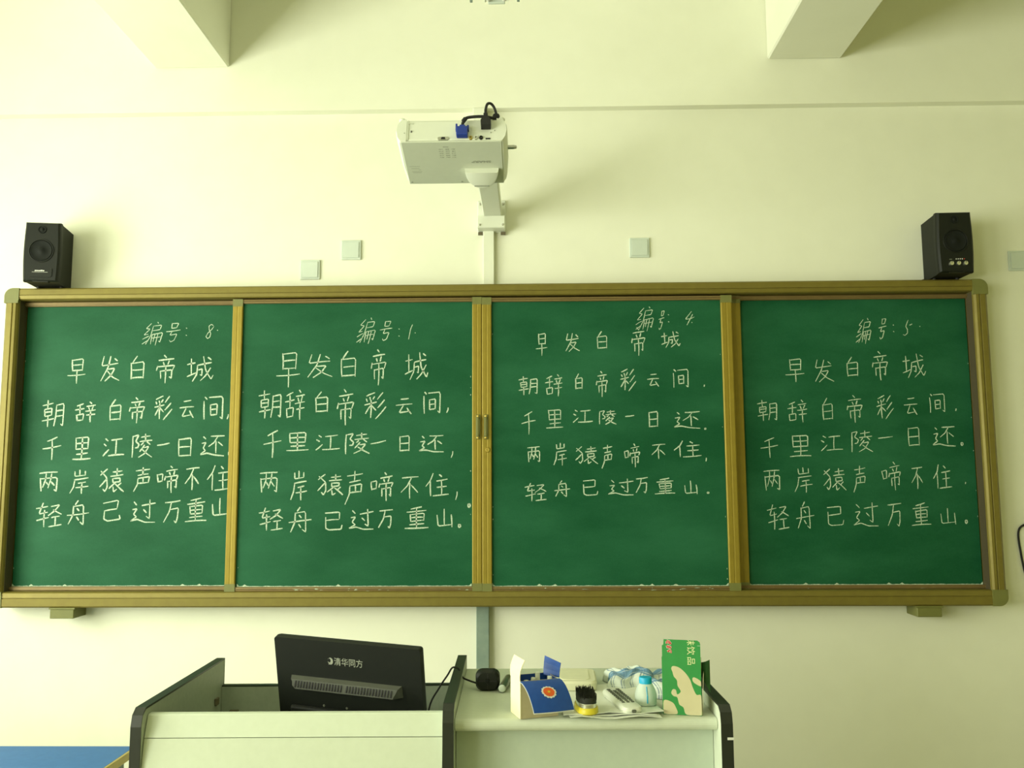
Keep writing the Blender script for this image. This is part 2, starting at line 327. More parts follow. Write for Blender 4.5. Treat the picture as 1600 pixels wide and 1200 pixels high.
# ------------------------------------------------------------------ chalkboard
GLYPH = {
'早': '25,2 28,50|25,5 85,0 82,48|28,25 80,22|27,47 80,45|0,68 100,62|52,47 53,100',
'发': '18,0 8,38 60,32 92,28|52,0 40,45 5,98|38,52 76,48 58,75 25,100|36,58 65,82 100,97|72,8 88,20',
'白': '48,0 18,30|10,30 14,100|12,33 90,26 88,98|20,62 84,58|14,96 88,92',
'帝': '40,0 54,9|12,20 92,14|35,25 42,35|68,20 60,34|8,38 2,55|6,42 98,36 86,54|22,56 24,84|22,58 82,53 80,82 70,76|50,38 50,100',
'城': '0,32 32,26|16,8 17,72|0,80 34,66|40,35 38,70 22,100|40,36 92,26|42,54 58,50 57,76 50,72|62,0 70,55 92,92 99,74|90,45 72,78 50,98|78,4 90,14',
'朝': '0,20 50,12|25,0 25,32|10,34 12,60|10,35 44,31 43,56|12,46 42,43|12,60 43,56|2,77 54,68|27,60 28,100|64,18 63,60 55,96|64,20 98,14 97,96 86,88|65,40 95,37|65,60 95,57',
'辞': '40,8 8,20|0,40 46,33|25,18 25,60|8,62 12,93|8,64 42,59 40,88|12,90 40,87|70,0 80,10|54,22 98,16|64,26 70,40|88,22 80,40|50,46 100,40|56,65 98,60|76,42 76,100',
'彩': '48,0 8,14|8,24 14,35|25,18 29,30|48,14 38,28|0,47 56,37|30,30 30,97|28,50 4,82|32,50 54,68|86,0 60,28|94,28 60,60|100,55 52,100',
'云': '28,8 80,2|0,45 100,38|45,45 20,92 86,82|68,60 96,100',
'间': '8,2 20,13|4,20 6,98|28,6 98,2 97,96 84,86|36,35 38,80|36,37 70,33 70,78|38,57 70,54|38,79 70,76',
'千': '78,0 22,20|0,52 100,38|50,12 51,100',
'里': '14,2 18,56|14,5 86,0 84,53|18,29 82,26|18,55 84,51|50,2 50,96|20,76 84,71|0,99 100,95',
'江': '10,8 24,20|2,34 16,46|0,96 28,62|38,16 90,8|62,14 60,90|26,93 100,87',
'陵': '4,8 2,100|4,10 32,4 18,30 34,44 30,58 16,60|44,14 90,8|66,0 66,30|38,32 98,26|56,36 44,48|74,32 90,45|62,46 38,74|58,58 84,53 64,82 34,99|52,66 74,84 100,98',
'一': '0,92 100,8',
'日': '5,3 8,100|5,7 95,0 93,98|8,51 91,47|8,97 92,93',
'还': '42,6 100,2|72,6 56,34 34,54|66,26 66,84|74,32 94,50|12,6 22,18|4,38 24,34 12,60 22,72 0,88|0,90 28,84 60,94 100,97',
'两': '0,6 96,0|6,30 12,100|8,34 95,26 94,98 80,90|36,6 34,40 20,80|38,50 50,68|66,6 62,40 48,82|64,48 82,70',
'岸': '50,0 50,22|22,6 24,27 82,22|80,4 80,22|20,42 98,34|24,42 18,72 0,98|42,57 84,51|30,75 100,68|64,53 64,100',
'猿': '30,4 2,30|4,12 30,40 32,78 22,97 14,86|28,44 0,78|52,18 92,12|70,2 70,32|44,34 96,28|54,44 56,61 84,57 84,42 54,44|66,60 38,86|56,76 58,99 72,88|66,66 100,99|90,62 76,74',
'声': '10,15 94,8|52,0 50,31|22,34 84,28|24,46 90,39 84,64|24,66 84,62|54,44 54,64|24,46 22,70 0,100',
'啼': '0,32 6,62|0,34 26,29 24,58|6,60 26,56|62,0 71,9|42,20 96,13|57,24 62,34|82,19 77,33|40,38 36,54|39,42 99,35 92,50|50,56 51,84|50,58 90,53 89,82 82,76|68,38 69,100',
'不': '6,7 98,0|58,6 36,40 0,72|50,30 50,100|58,38 96,72',
'住': '32,0 22,30 0,58|21,34 22,100|58,4 70,16|46,33 94,26|48,61 90,56|69,30 69,95|32,99 100,92',
'轻': '0,24 44,14|27,0 12,46 46,39|4,74 50,60|32,30 33,100|56,14 90,8 70,34 46,52|66,28 99,47|58,61 92,56|75,58 75,93|50,99 100,91',
'舟': '50,0 36,18|28,22 28,60 8,98|28,25 74,18 76,100 60,88|44,32 55,43|0,62 100,50|44,68 55,82',
'已': '8,7 84,0 82,40|14,47 82,40|10,28 12,90 30,100 94,95 99,72',
'己': '2,16 86,0 80,40|14,52 80,42|12,50 8,90 30,100 97,90 92,72',
'过': '44,26 100,14|76,0 78,82 64,72|52,42 64,57|12,8 24,23|6,42 26,38 12,62 24,74 0,91|0,93 28,85 60,97 100,96',
'万': '4,9 98,0|44,8 34,50 0,98|36,40 88,34 84,78 76,100 64,90',
'重': '72,0 24,12|8,26 92,17|22,34 26,68|22,37 82,30 80,63|26,51 78,47|26,67 80,62|50,8 50,96|20,82 82,77|0,99 100,94',
'山': '48,0 50,87|4,34 10,94 94,85|92,30 96,100',
'编': '30,6 8,28 30,30 6,56 28,52|4,74 34,60|8,94 36,76|58,0 66,8|44,18 84,14 80,34 46,38|44,18 42,60 26,96|48,54 50,94|48,54 98,46 96,86 88,80|62,52 62,84|76,50 76,100|50,70 94,63',
'号': '30,0 34,27|30,2 76,0 70,24|34,27 70,24|0,46 100,36|42,44 34,64 82,58 74,92 50,100 38,90',
':': '10,0 60,12|30,92 100,84',
'8': '84,10 50,0 22,12 40,40 72,64 70,90 45,100 18,86 32,60 72,36 88,14',
'1': '60,0 30,30 40,100',
'4': '52,0 0,56 60,54 100,40|72,20 30,100',
'5': '36,0 18,42 50,62 58,84 30,100 0,94|66,34 100,26',
'.': '20,20 80,80',
',': '80,0 70,45 0,100',
'。': '60,2 10,20 8,75 45,98 92,72 88,20 52,2',
}
# characters of the verse on each panel: glyph, centre x, centre z, width, height in millimetres on the board
WRITING = [
    "编 -1407 1105 95 100|号 -1324 1109 67 79|: -1267 1112 4 30|8 -1170 1112 37 60|. -1137 1117 6 5|早 -1720 950 75 102|发 -1581 959 80 105|白 -1466 964 68 97|帝 -1348 956 79 118|城 -1204 956 110 105|朝 -1809 775 91 112|辞 -1675 780 87 85|白 -1550 788 55 88|帝 -1460 786 66 106|彩 -1352 795 73 98|云 -1254 790 61 74|间 -1145 793 83 98|, -1083 757 6 21|千 -1806 631 77 95|里 -1682 631 74 92|江 -1550 636 89 82|陵 -1433 640 84 97|一 -1345 646 51 11|日 -1256 633 56 74|还 -1143 638 98 87|。 -1068 607 16 18|两 -1813 495 78 78|岸 -1685 495 76 97|猿 -1552 501 100 99|声 -1426 503 70 99|啼 -1322 503 88 109|不 -1221 504 58 91|住 -1112 508 93 102|轻 -1804 361 108 96|舟 -1685 370 89 98|己 -1547 378 75 85|过 -1418 374 101 93|万 -1299 372 66 90|重 -1202 379 87 96|山 -1103 389 70 75",
    "编 -507 1101 85 107|号 -429 1100 56 80|: -374 1093 8 29|1 -327 1095 14 61|. -308 1091 5 5|早 -825 943 95 142|发 -697 958 104 95|白 -579 965 72 106|帝 -456 951 62 147|城 -301 955 94 111|朝 -896 802 92 115|辞 -794 800 81 123|白 -686 811 61 84|帝 -588 789 70 148|彩 -468 795 87 107|云 -351 792 65 65|间 -239 804 70 91|, -175 774 8 21|千 -882 642 73 109|里 -780 651 90 73|江 -657 648 97 67|陵 -538 643 97 85|一 -454 647 62 16|日 -348 641 42 62|还 -240 639 98 70|, -156 596 8 26|两 -893 489 74 79|岸 -771 475 64 117|猿 -644 479 102 87|声 -547 466 74 133|啼 -437 469 89 115|不 -325 465 70 87|住 -216 476 93 89|, -138 432 8 33|轻 -880 343 97 91|舟 -763 340 90 101|已 -631 334 76 71|过 -518 340 96 84|万 -420 342 57 73|重 -297 346 93 86|山 -186 344 64 73|。 -126 313 10 13|。 -88 393 10 15",
    "编 627 1141 81 101|号 692 1134 24 77|: 722 1142 2 29|4 808 1141 40 56|. 816 1124 5 5|早 206 1038 46 92|发 331 1046 59 74|白 451 1055 48 71|帝 598 1047 57 116|城 729 1055 76 66|朝 150 872 77 76|辞 254 872 69 89|白 355 887 33 63|帝 448 876 47 104|彩 553 891 63 89|云 654 890 48 52|间 764 896 62 76|, 858 866 2 8|千 151 720 56 93|里 256 736 69 75|江 369 747 79 57|陵 469 741 68 57|一 557 746 36 5|日 651 732 39 62|还 785 728 103 70|。 857 693 5 5|两 171 594 51 62|岸 277 595 53 90|猿 382 591 88 72|声 465 584 44 94|啼 563 588 62 95|不 669 603 55 59|住 785 613 108 64|, 857 570 2 15|轻 177 445 86 71|舟 283 458 63 64|已 393 461 63 61|过 516 463 100 66|万 600 470 49 61|重 691 466 80 64|山 793 460 52 53|。 861 439 7 5",
    "编 1524 1091 67 107|号 1598 1099 35 85|: 1644 1101 9 27|5 1702 1103 35 64|. 1751 1108 5 5|早 1236 930 76 95|发 1353 928 79 92|白 1470 944 53 79|帝 1582 947 66 119|城 1718 946 92 98|朝 1119 768 79 86|辞 1240 764 79 92|白 1362 773 48 89|帝 1471 772 64 110|彩 1593 778 67 97|云 1696 782 53 70|间 1802 793 62 78|, 1876 766 2 10|千 1122 617 69 80|里 1246 624 86 86|江 1372 635 87 68|陵 1493 641 85 86|一 1588 656 58 8|日 1702 658 47 75|还 1821 658 89 83|。 1892 628 9 13|两 1128 487 66 80|岸 1253 488 70 100|猿 1377 490 88 90|声 1478 490 53 105|啼 1604 501 75 113|不 1706 493 46 87|住 1806 498 73 95|, 1896 472 2 8|轻 1146 341 85 99|舟 1254 347 72 107|已 1372 344 70 76|过 1495 349 97 97|万 1609 348 56 91|重 1713 349 76 89|山 1819 341 62 63|。 1890 319 9 15",
]

rng = random.Random(7)
def smooth_line(P):
    """round the corners of a hand-drawn stroke a little"""
    if len(P) == 2:
        a, b = P; n = (b-a).orthogonal() if hasattr(b-a, 'orthogonal') else None
        d = b-a; m = (a+b)/2 + Vector((-d.y, d.x))*rng.uniform(-.025, .025)
        return [a, (a+m)/2+(m-(a+b)/2)*.25, m, (b+m)/2+(m-(a+b)/2)*.25, b]
    out = [P[0]]
    for i in range(1, len(P)-1):
        p, q, r = P[i-1], P[i], P[i+1]
        out += [q+(p-q)*.28, q+(p-q)*.10, q+(r-q)*.10, q+(r-q)*.28]
    out.append(P[-1]); return out
def chalk_glyph(ch, x, z, w, h, y, width, parent, slant=0.0):
    bm = bmesh.new()
    for st in GLYPH[ch].split('|'):
        P = []
        for pr in st.split():
            a, b = map(float, pr.split(',')); P.append(Vector(((a-50)/100*w+slant*(50-b)/100*h, (50-b)/100*h)))
        P = [p + Vector((rng.uniform(-1, 1), rng.uniform(-1, 1)))*min(w, h)*.012 for p in P]
        P = smooth_line(P); n = len(P); rows = []
        k0, k1 = rng.uniform(.75, 1.1), rng.uniform(.6, 1.05)
        for i, p in enumerate(P):
            d = (P[min(i+1, n-1)]-P[max(i-1, 0)])
            if d.length < 1e-9: d = Vector((1, 0))
            d.normalize(); nn = Vector((-d.y, d.x))
            t = i/(n-1); ww = width*(k0+(k1-k0)*t)*rng.uniform(.88, 1.12)/2
            if i in (0, n-1): ww *= .7
            rows.append((p+nn*ww, p-nn*ww))
        V = [(bm.verts.new((a.x, 0, a.y)), bm.verts.new((b.x, 0, b.y))) for a, b in rows]
        for i in range(n-1): bm.faces.new((V[i][0], V[i][1], V[i+1][1], V[i+1][0]))
    me = bpy.data.meshes.new('chalk_character'); bm.to_mesh(me); bm.free(); me.materials.append(m_mark)
    o = bpy.data.objects.new('chalk_character', me); COL.objects.link(o); o.parent = parent; o.location = (x, y, z)
    return o

board = thing('chalkboard', 'wide green chalkboard in a gold metal frame with four panels of handwritten verse', 'chalkboard', (0, 0, 1.10))
BH = 1.288
def frame_profile_h(z_out, z_in, s):      # cross-section (y, z) of the top or bottom member; s = +1 top, -1 bottom
    d = z_out-z_in
    return [(-0.004, z_out), (-0.094, z_out), (-0.100, z_out-s*.006), (-0.100, z_in+d*.42), (-0.097, z_in+d*.40), (-0.097, z_in+d*.37),
            (-0.100, z_in+d*.35), (-0.097, z_in+s*.004), (-0.092, z_in), (-0.004, z_in)]
MB().prism(frame_profile_h(BH, 1.240, 1), 'x', -1.955, 1.955).build('frame_rail', m_alu, board)
MB().prism(frame_profile_h(0, .060, -1), 'x', -1.955, 1.955).build('frame_rail', m_alu, board)
for s in (-1, 1):
    X = 2.0*s; I = 1.943*s; d = X-I
    prof = [(X, -.004), (X, -.088), (X-s*.012, -.100), (I+d*.45, -.100), (I+d*.40, -.096), (I+d*.34, -.101), (I+d*.16, -.100), (I+d*.05, -.092), (I, -.085), (I, -.004)]
    MB().prism(prof, 'z', .055, BH-.045).build('frame_stile', m_alu, board)
    for top in (0, 1):
        # rounded plastic corner piece
        z0 = (BH if top else 0); sz = (-1 if top else 1); r = .034
        cx, cz = X-s*r, z0+sz*r
        pts = [(X, z0+sz*.062), ] + [(cx+s*r*math.cos(t), cz-sz*r*math.sin(t)) for t in [PI/2*i/8 for i in range(9)]] + [(X-s*.060, z0), (X-s*.060, z0+sz*.048), (I-s*.001, z0+sz*.052), (I-s*.001, z0+sz*.062)]
        pts = [(a+s*.0006, b-sz*.0006) for a, b in pts]
        MB().prism(pts, 'y', -.1022, -.002).build('frame_corner', m_corner, board)
MB().box(-1.944, 1.944, -.012, -.003, .058, 1.242).build('back_panel', m_dark_in, board)
for s in (-1, 1): MB().box(min(s*1.9428, s*1.9415), max(s*1.9428, s*1.9415), -.0845, -.0385, .0605, 1.2395).build('recess_shade_strip', m_dark_in, board)  # added dark strips: recess shade painted onto the frame's inner sides
for zt in (.063, 1.225):                       # the sliding track lips between fixed and moving boards
    MB().box(-1.943, 1.943, -.052, -.046, zt, zt+.012).build('track', m_alu_in, board)

def board_panel(x0, x1, zb, zt, yf, ys, sl, sr, name_l):
    """one writing surface with its own rails and stiles; yf = face of the surface, ys = face of the stiles"""
    p = MB().box(x0+.004, x1-.004, yf, yf+.016, zb-.004, zt+.004).build('board_panel', m_board, board)
    p['label'] = name_l
    rb, rtp = zb-.018, zt+.018
    def mould(a0, a1, lo, hi):
        return [(lo, ys+.03), (lo, ys+.002), (lo+(hi-lo)*.08, ys), (lo+(hi-lo)*.42, ys), (lo+(hi-lo)*.46, ys+.0006), (lo+(hi-lo)*.54, ys+.0006), (lo+(hi-lo)*.58, ys), (lo+(hi-lo)*.92, ys), (hi, ys+.002), (hi, ys+.03)]
    for a, b, q in ((x0, x0+sl, sl), (x1-sr, x1, sr)):
        if q > 0:
            MB().prism(mould(0, 0, a, b), 'z', rb, rtp).build('panel_stile', m_stile, p)
            for zc in (rb, rtp-.03):
                MB().box(a-.0004, b+.0004, ys-.0006, ys+.02, zc, zc+.03).build('corner_cap', m_corner, p)
    for lo, hi in ((rb, zb), (zt, rtp)):
        pr = [(ys+.03, lo), (ys+.004, lo), (ys+.002, lo+.004), (ys+.002, (lo+hi)/2-.001), (ys+.005, (lo+hi)/2), (ys+.002, (lo+hi)/2+.001), (ys+.003, hi-.002), (ys+.006, hi), (ys+.03, hi)]
        MB().prism(pr, 'x', x0+sl, x1-sr).build('panel_rail', m_alu_in, p)
    return p
P1 = board_panel(-1.943, -0.960, .076, 1.221, -.035, -.050, 0, .04, 'recessed writing surface at far left')
P4 = board_panel(.975, 1.943, .074, 1.221, -.035, -.050, .046, 0, 'recessed writing surface at far right')
P2 = board_panel(-1.056, -.0368, .078, 1.217, -.082, -.093, .041, .038, 'sliding writing surface left of centre')
P3 = board_panel(-.0352, .976, .077, 1.215, -.082, -.093, .038, .044, 'sliding writing surface right of centre')
def handle(x, par):
    h = MB()
    h.box(x-.009, x+.009, -.0965, -.0925, .655, .755, .002, 1)
    h.box(x-.005, x+.003, -.107, -.103, .668, .742, .0015, 1)
    h.box(x-.005, x+.003, -.105, -.096, .736, .744).box(x-.005, x+.003, -.105, -.096, .666, .674)
    h.build('pull_handle', m_corner, par)
    for z in (.662, .748): MB().lathe([(.0001, -.1005), (.0045, -.0995), (.0055, -.097), (.0055, -.095)], (x-.001, 0, z), 'y', 12).build('screw', m_brass, par)
handle(-.051, P2); handle(-.019, P3)
MB().lathe([(.0025, -.096), (.0035, -.0985), (.0075, -.0985), (.0095, -.096), (.0095, -.092)], (-.0135, 0, .613), 'y', 20).build('lock', m_brass, P3)
for k, P, y, wd, hw in ((0, P1, -.0356, .0063, .0037), (1, P2, -.0826, .0058, .0036), (2, P3, -.0826, .0048, .0032), (3, P4, -.0356, .0043, .0034)):
    for i, it in enumerate(WRITING[k].split('|')):
        ch, x, z, w, h = it.split(' ')
        x, z, w, h = (float(v)/1000 for v in (x, z, w, h))
        if ch == ':':
            for dz in (-.5, .5): chalk_glyph('.', x, z+dz*h, .007, .004, y, hw, P)
            continue
        head = i < 5 and z > 1.0
        chalk_glyph(ch, x, z, w*(.86 if head else 1), h, y, hw if head else wd, P, .22 if head else 0)
# chalk dust caught along the lower edge and in the corners of each surface
for P, x0, x1, z, y in ((P1, -1.94, -1.06, .076, -.0356), (P2, -1.01, -.078, .078, -.0826), (P3, .004, .93, .077, -.0826), (P4, 1.02, 1.94, .074, -.0356)):
    bm = bmesh.new(); n = 90; L = []
    for i in range(n+1):
        x = x0+(x1-x0)*i/n; e = min(i, n-i)
        hgt = .0015+.002*rng.random()+(.009 if e < 1 else 0)+(.006 if rng.random() < .04 else 0)
        L.append((bm.verts.new((x, 0, 0)), bm.verts.new((x, 0, hgt))))
    for i in range(n): bm.faces.new((L[i][0], L[i+1][0], L[i+1][1], L[i][1]))
    for k in range(9):       # flecks up the side edges
        xx = x0+.003 if k % 2 else x1-.004; zz = .02+rng.random()*1.05; a = .0006+.0008*rng.random(); b = .002+.004*rng.random()
        bm.faces.new([bm.verts.new(q) for q in ((xx-a, 0, zz), (xx+a, 0, zz), (xx+a, 0, zz+b), (xx-a, 0, zz+b))])
    me = bpy.data.meshes.new('chalk_dust'); bm.to_mesh(me); bm.free(); me.materials.append(m_mark)
    o = bpy.data.objects.new('chalk_dust', me); COL.objects.link(o); o.parent = P; o.location = (0, y, z); o['kind'] = 'stuff'
for P, x0, x1, yy in ((P1, -1.93, -1.1, -.0482), (P2, -1.0, -.09, -.0912), (P3, .02, .9, -.0912), (P4, 1.05, 1.9, -.0482)):
    bm = bmesh.new()
    for k in range(16):
        xx = x0+(x1-x0)*rng.random(); w = .003+.03*rng.random()**2; hh = .0012+.002*rng.random(); zz = .0605+.010*rng.random()
        bm.faces.new([bm.verts.new(q) for q in ((xx, 0, zz), (xx+w, 0, zz+.001), (xx+w*.6, 0, zz+hh), (xx+w*.2, 0, zz+hh))])
    me = bpy.data.meshes.new('chalk_smear'); bm.to_mesh(me); bm.free(); me.materials.append(m_mark)
    o = bpy.data.objects.new('chalk_smear', me); COL.objects.link(o); o.parent = P; o.location = (0, yy, 0); o['kind'] = 'stuff'
for xa, xb in ((-1.745, -1.650), (1.650, 1.745)):
    b = MB().box(xa, xb, -.098, 0, -.042, -.006, .002, 1).box(xa-.004, xb+.004, -.1, 0, -.006, .0)
    b.build('support_bracket', m_corner, board)

# ------------------------------------------------------------------ wall plates, trunking, wall cable
for (px, pz, lab) in ((-.764, 2.477, 'small square blank wall plate just above the board, lower of the left pair'),
                      (-.592, 2.560, 'small square blank wall plate above the board, upper of the left pair'),
                      (.621, 2.557, 'small square blank wall plate above the board, right of the projector'),
                      (2.186, 2.485, 'small square blank wall plate right of the right loudspeaker')):
    t = thing('wall_plate', lab, 'wall plate', (px, 0, pz))
    MB().box(-.042, .042, -.008, 0, -.042, .042, .003, 2).build('plate_base', m_plate, t)
    MB().box(-.034, .034, -.0105, -.008, -.034, .034, .002, 2).build('cover', m_plate, t)
tag(MB().box(-.034, .012, -.022, 0, 2.388, 2.632, .002, 1).build('cable_trunking', m_white), 'thin white cable trunking running from projector bracket down to the board', 'trunking')
tag(MB().box(-.063, -.012, -.030, 0, .12, 1.0995, .002, 1).build('cable_trunking', m_greytrunk), 'grey metal cable trunking below the middle of the board', 'trunking')
tag(MB().box(-.075, -.024, -.052, -.0005, 2.86, 3.159, .003, 1).build('cable_trunking', m_white), 'white box trunking above the projector at the wall ledge', 'trunking')
wc = thing('wall_cable', 'thin black cable hanging on the wall right of the board', 'cable', (2.2, 0, 1.40))
MB().tube([(.02, -.012, .012), (-.03, -.008, .010), (-.075, -.006, 0), (-.092, -.005, -.03), (-.088, -.005, -.10), (-.075, -.005, -.19), (-.045, -.005, -.32), (.0, -.005, -.44)], .0042, 8, 6).build('cord', m_rubber, wc, True)
MB().box(-.055, .03, -.022, -.004, .004, .022, .004, 2).build('plug', m_rubber, wc)

# ------------------------------------------------------------------ loudspeakers on top of the board
def speaker(x, rz, label, active):
    t = thing('loudspeaker', label, 'speaker', (x, -.097, 2.388), (0, 0, rz), 'pair of loudspeakers on the board')
    W, D, Z0, Z1 = .066, .086, .009, .254
    # cabinet: tapers slightly backwards
    MB().rings([[(-W+.004, -D+.03, Z0), (W-.004, -D+.03, Z0), (W-.004, -D+.03, Z1), (-W+.004, -D+.03, Z1)],
                [(-W+.008, D, Z0), (W-.008, D, Z0), (W-.008, D, Z1-.002), (-W+.008, D, Z1-.002)]]).build('cabinet', m_black_s, t)
    # shaped front baffle: outline waisted at top and bottom, chamfered edge
    def outline(k):
        pts = []
        for i in range(13):
            f = i/12; w = (W+.001+.0045*math.sin(PI*min(1, f*1.05)))*k; pts.append((w, Z0+(Z1-Z0)*f))
        return pts + [(-a, b) for a, b in reversed(pts)]
    def ring(k, y, dz):
        zc = (Z0+Z1)/2; return [(a, y, zc+(b-zc)*dz) for a, b in outline(k)]
    MB().rings([ring(1.0, -D+.030, 1.0), ring(1.0, -D+.014, 1.0), ring(.965, -D+.006, .985), ring(.87, -D, .955)]).build('baffle', m_black, t)
    yf = -D
    MB().lathe([(.042, yf+.001), (.0445, yf-.003), (.0475, yf-.003), (.0495, yf+.001)], (0, 0, .135), 'y', 40, False).build('woofer_ring', m_black, t, True)
    wf = MB().lathe([(.0001, yf-.0035), (.012, yf-.0022), (.014, yf-.0008), (.036, yf-.0012), (.040, yf-.0028), (.0425, yf-.0008)], (0, 0, .135), 'y', 40, False).build('woofer', m_cone, t, True)
    MB().lathe([(.0001, yf-.005), (.004, yf-.0045), (.007, yf-.0015), (.012, yf-.001), (.0135, yf-.003), (.0155, yf-.003), (.0165, yf+.001)], (0, 0, .222), 'y', 28, False).build('tweeter', m_cone, t, True)
    for sx in (-1, 1):
        for sy in (-1, 1):
            MB().lathe([(.006, 0), (.007, .009)], (sx*.045, (.02 if sy < 0 else D-.012), 0), 'z', 12).build('foot', m_rubber, t)
    if not active:
        MB().prism(rrect(-.045, .045, .026, .066, .010), 'y', yf-.0025, yf+.001).build('name_panel', m_black, t)
        g = MB()
        for a, b, h in ((-.020, -.012, .004), (-.011, -.006, .004), (-.005, .001, .004), (.002, .009, .005), (.010, .016, .004)):
            g.prism([(a, .050), (b, .050), (b+.001, .050+h), (a+.001, .050+h)], 'y', yf-.003, yf-.0024)
        for i in range(14): g.box(-.030+i*.0043, -.0268+i*.0043, yf-.003, yf-.0024, .0455, .0467)
        g.build('printed_mark', m_print_w, t)
    else:
        for i, kx in enumerate((-.027, .000, .027)):
            k = MB().lathe([(.0085, yf), (.0085, yf-.006), (.0075, yf-.010), (.0001, yf-.0105)], (kx+.004, 0, .044), 'y', 24, False).build('knob', m_silver, t, True)
            MB().box(kx+.0032, kx+.0048, yf-.0112, yf-.010, .045, .051).build('pointer', m_rubber, k)
        for i in range(5):
            MB().box(-.004+i*.0078, -.0005+i*.0078, yf-.0012, yf+.001, .0605, .0640).build('indicator', m_print_w if i < 4 else m_red, t)
        g = MB()
        for i in range(3): g.box(-.028+i*.0035, -.0258+i*.0035, yf-.0008, yf+.001, .0605, .0625)
        g.build('printed_mark', m_print_g, t)
        MB().tube([(-.05, .080, .02), (-.068, .078, .016), (-.078, .06, .004), (-.10, .05, .0035), (-.15, .055, .0035), (-.17, .06, .0035)], .0028, 8, 5).build('cord', m_rubber, t, True)
    # port opening low on the front lip
    MB().box(-.03, .03, yf+.004, yf+.02, Z0-.002, Z0+.003).build('base_lip', m_black, t)
    return t
speaker(-1.824, math.radians(9), 'black loudspeaker on the left end of the board top, white printed mark', False)
speaker(1.846, math.radians(-2), 'black loudspeaker on the right end of the board top, with three silver knobs', True)

# ------------------------------------------------------------------ projector on its wall arm
arm = thing('projector_mount', 'white wall bracket and arm carrying the projector above the board', 'bracket', (0, 0, 2.70))
MB().box(-.058, .062, -.012, 0, -.072, .066, .003, 1).build('wall_mount', m_proj, arm)
MB().box(-.056, .060, -.075, -.012, -.070, -.018, .003, 1).build('mount_housing', m_proj, arm)
MB().box(-.030, .046, -.640, -.012, -.020, .030, .004, 1).build('arm_beam', m_proj, arm)
for sx in (-.045, .050):
    MB().lathe([(.0001, -.080), (.004, -.079), (.005, -.075)], (sx, 0, -.058), 'y', 12).build('screw', m_steel, arm)
    MB().lathe([(.0001, -.019), (.005, -.018), (.006, -.012)], (sx, 0, .050), 'y', 12).build('screw', m_steel, arm)
    MB().box(sx-.010, sx+.010, -.018, -.010, -.084, -.072).build('mount_tab', m_fit, arm)
# tilt head: half-round shell under the projector
def half(cx, cy, r, z, n=18):
    return [(cx+r*math.cos(PI*i/n), cy+r*math.sin(PI*i/n)*1.32, z) for i in range(n+1)]
hd = MB().rings([half(0, 0, .052, -.014), half(0, -.0005, .056, -.0125), half(0, -.001, .059, .004), half(0, -.001, .059, .010)])
head = hd.build('tilt_head', m_proj, arm, True, (-.004, -.662, -.040), (math.radians(-27), 0, 0))
MB().box(-.028, .024, .058, .064, -.0155, -.010, .001, 1).build('slot', m_print_g, head)

pj = thing('projector', 'white projector hung upside down from the wall arm, sockets facing the room', 'projector', (-.0975, -.80, 2.706), (math.radians(-15.5), 0, 0))
BW, BD, BHH = .158, .235, .090
MB().box(-BW, BW+.002, .0, BD, .006, BHH, .006, 2).build('shell', m_proj, pj)
MB().box(-BW-.010, BW+.010, -.001, BD, 0, .0065, .002, 1).build('underside_cover', m_proj_b, pj)
for s in (-1, 1):
    pts = [(s*.152, 0), (s*.172, .002), (s*.182, .02), (s*.186, .045), (s*.183, .07), (s*.174, .088), (s*.152, .094)]
    MB().rings([[(a*.985, -.002, .003+b*.96) for a, b in pts], [(a, .006, b) for a, b in pts], [(a, BD*.6, b) for a, b in pts], [(a*.97, BD+.002, .004+b*.94) for a, b in pts]]).build('end_cap', m_proj, pj, True)
    MB().lathe([(.010, .090), (.012, .098), (.008, .103)], (s*.166, .012, 0), 'z', 16).build('foot', m_proj, pj)
MB().box(BW+.026, BW+.050, .085, .095, .040, .050).build('adjuster', m_steel, pj)
MB().lathe([(.006, BW+.047), (.006, BW+.056), (.002, BW+.058)], (0, .090, .045), 'x', 12).build('adjuster_tip', m_steel, pj)
# sockets on the face towards the room
vg = MB().prism(rrect(-.045, -.008, .008, .020, .005), 'y', -.0025, .002).build('video_socket', m_steel, pj)
MB().prism([(-.034, .010), (-.019, .010), (-.021, .0185), (-.032, .0185)], 'y', -.0032, -.002).build('socket_opening', m_rubber, vg)
for i, (xx, mm) in enumerate(((.0625, m_brass), (.080, m_silver), (.097, m_rubber))):
    MB().lathe([(.0062, .001), (.0062, -.006), (.0034, -.0062), (.0030, -.003)], (xx+.002, 0, .014), 'y', 16, False).build('round_socket', mm, pj, True)
MB().box(.114, .130, -.0015, .002, .0095, .0140).build('usb_socket', m_rubber, pj)
MB().box(-.1455, -.143, -.0025, .02, .01, .088).build('seam', m_proj_b, pj)
MB().box(-.135, -.132, -.003, .002, .040, .046).build('status_light', m_rubber, pj)
MB().box(-.143, -.128, -.003, .002, .074, .076).build('vent_line', m_proj_b, pj)
for xx, zz in ((.142, .042), (.130, .034), (-.158, .035)): MB().box(xx, xx+.003, -.003, .002, zz, zz+.003).build('screw', m_print_g, pj)
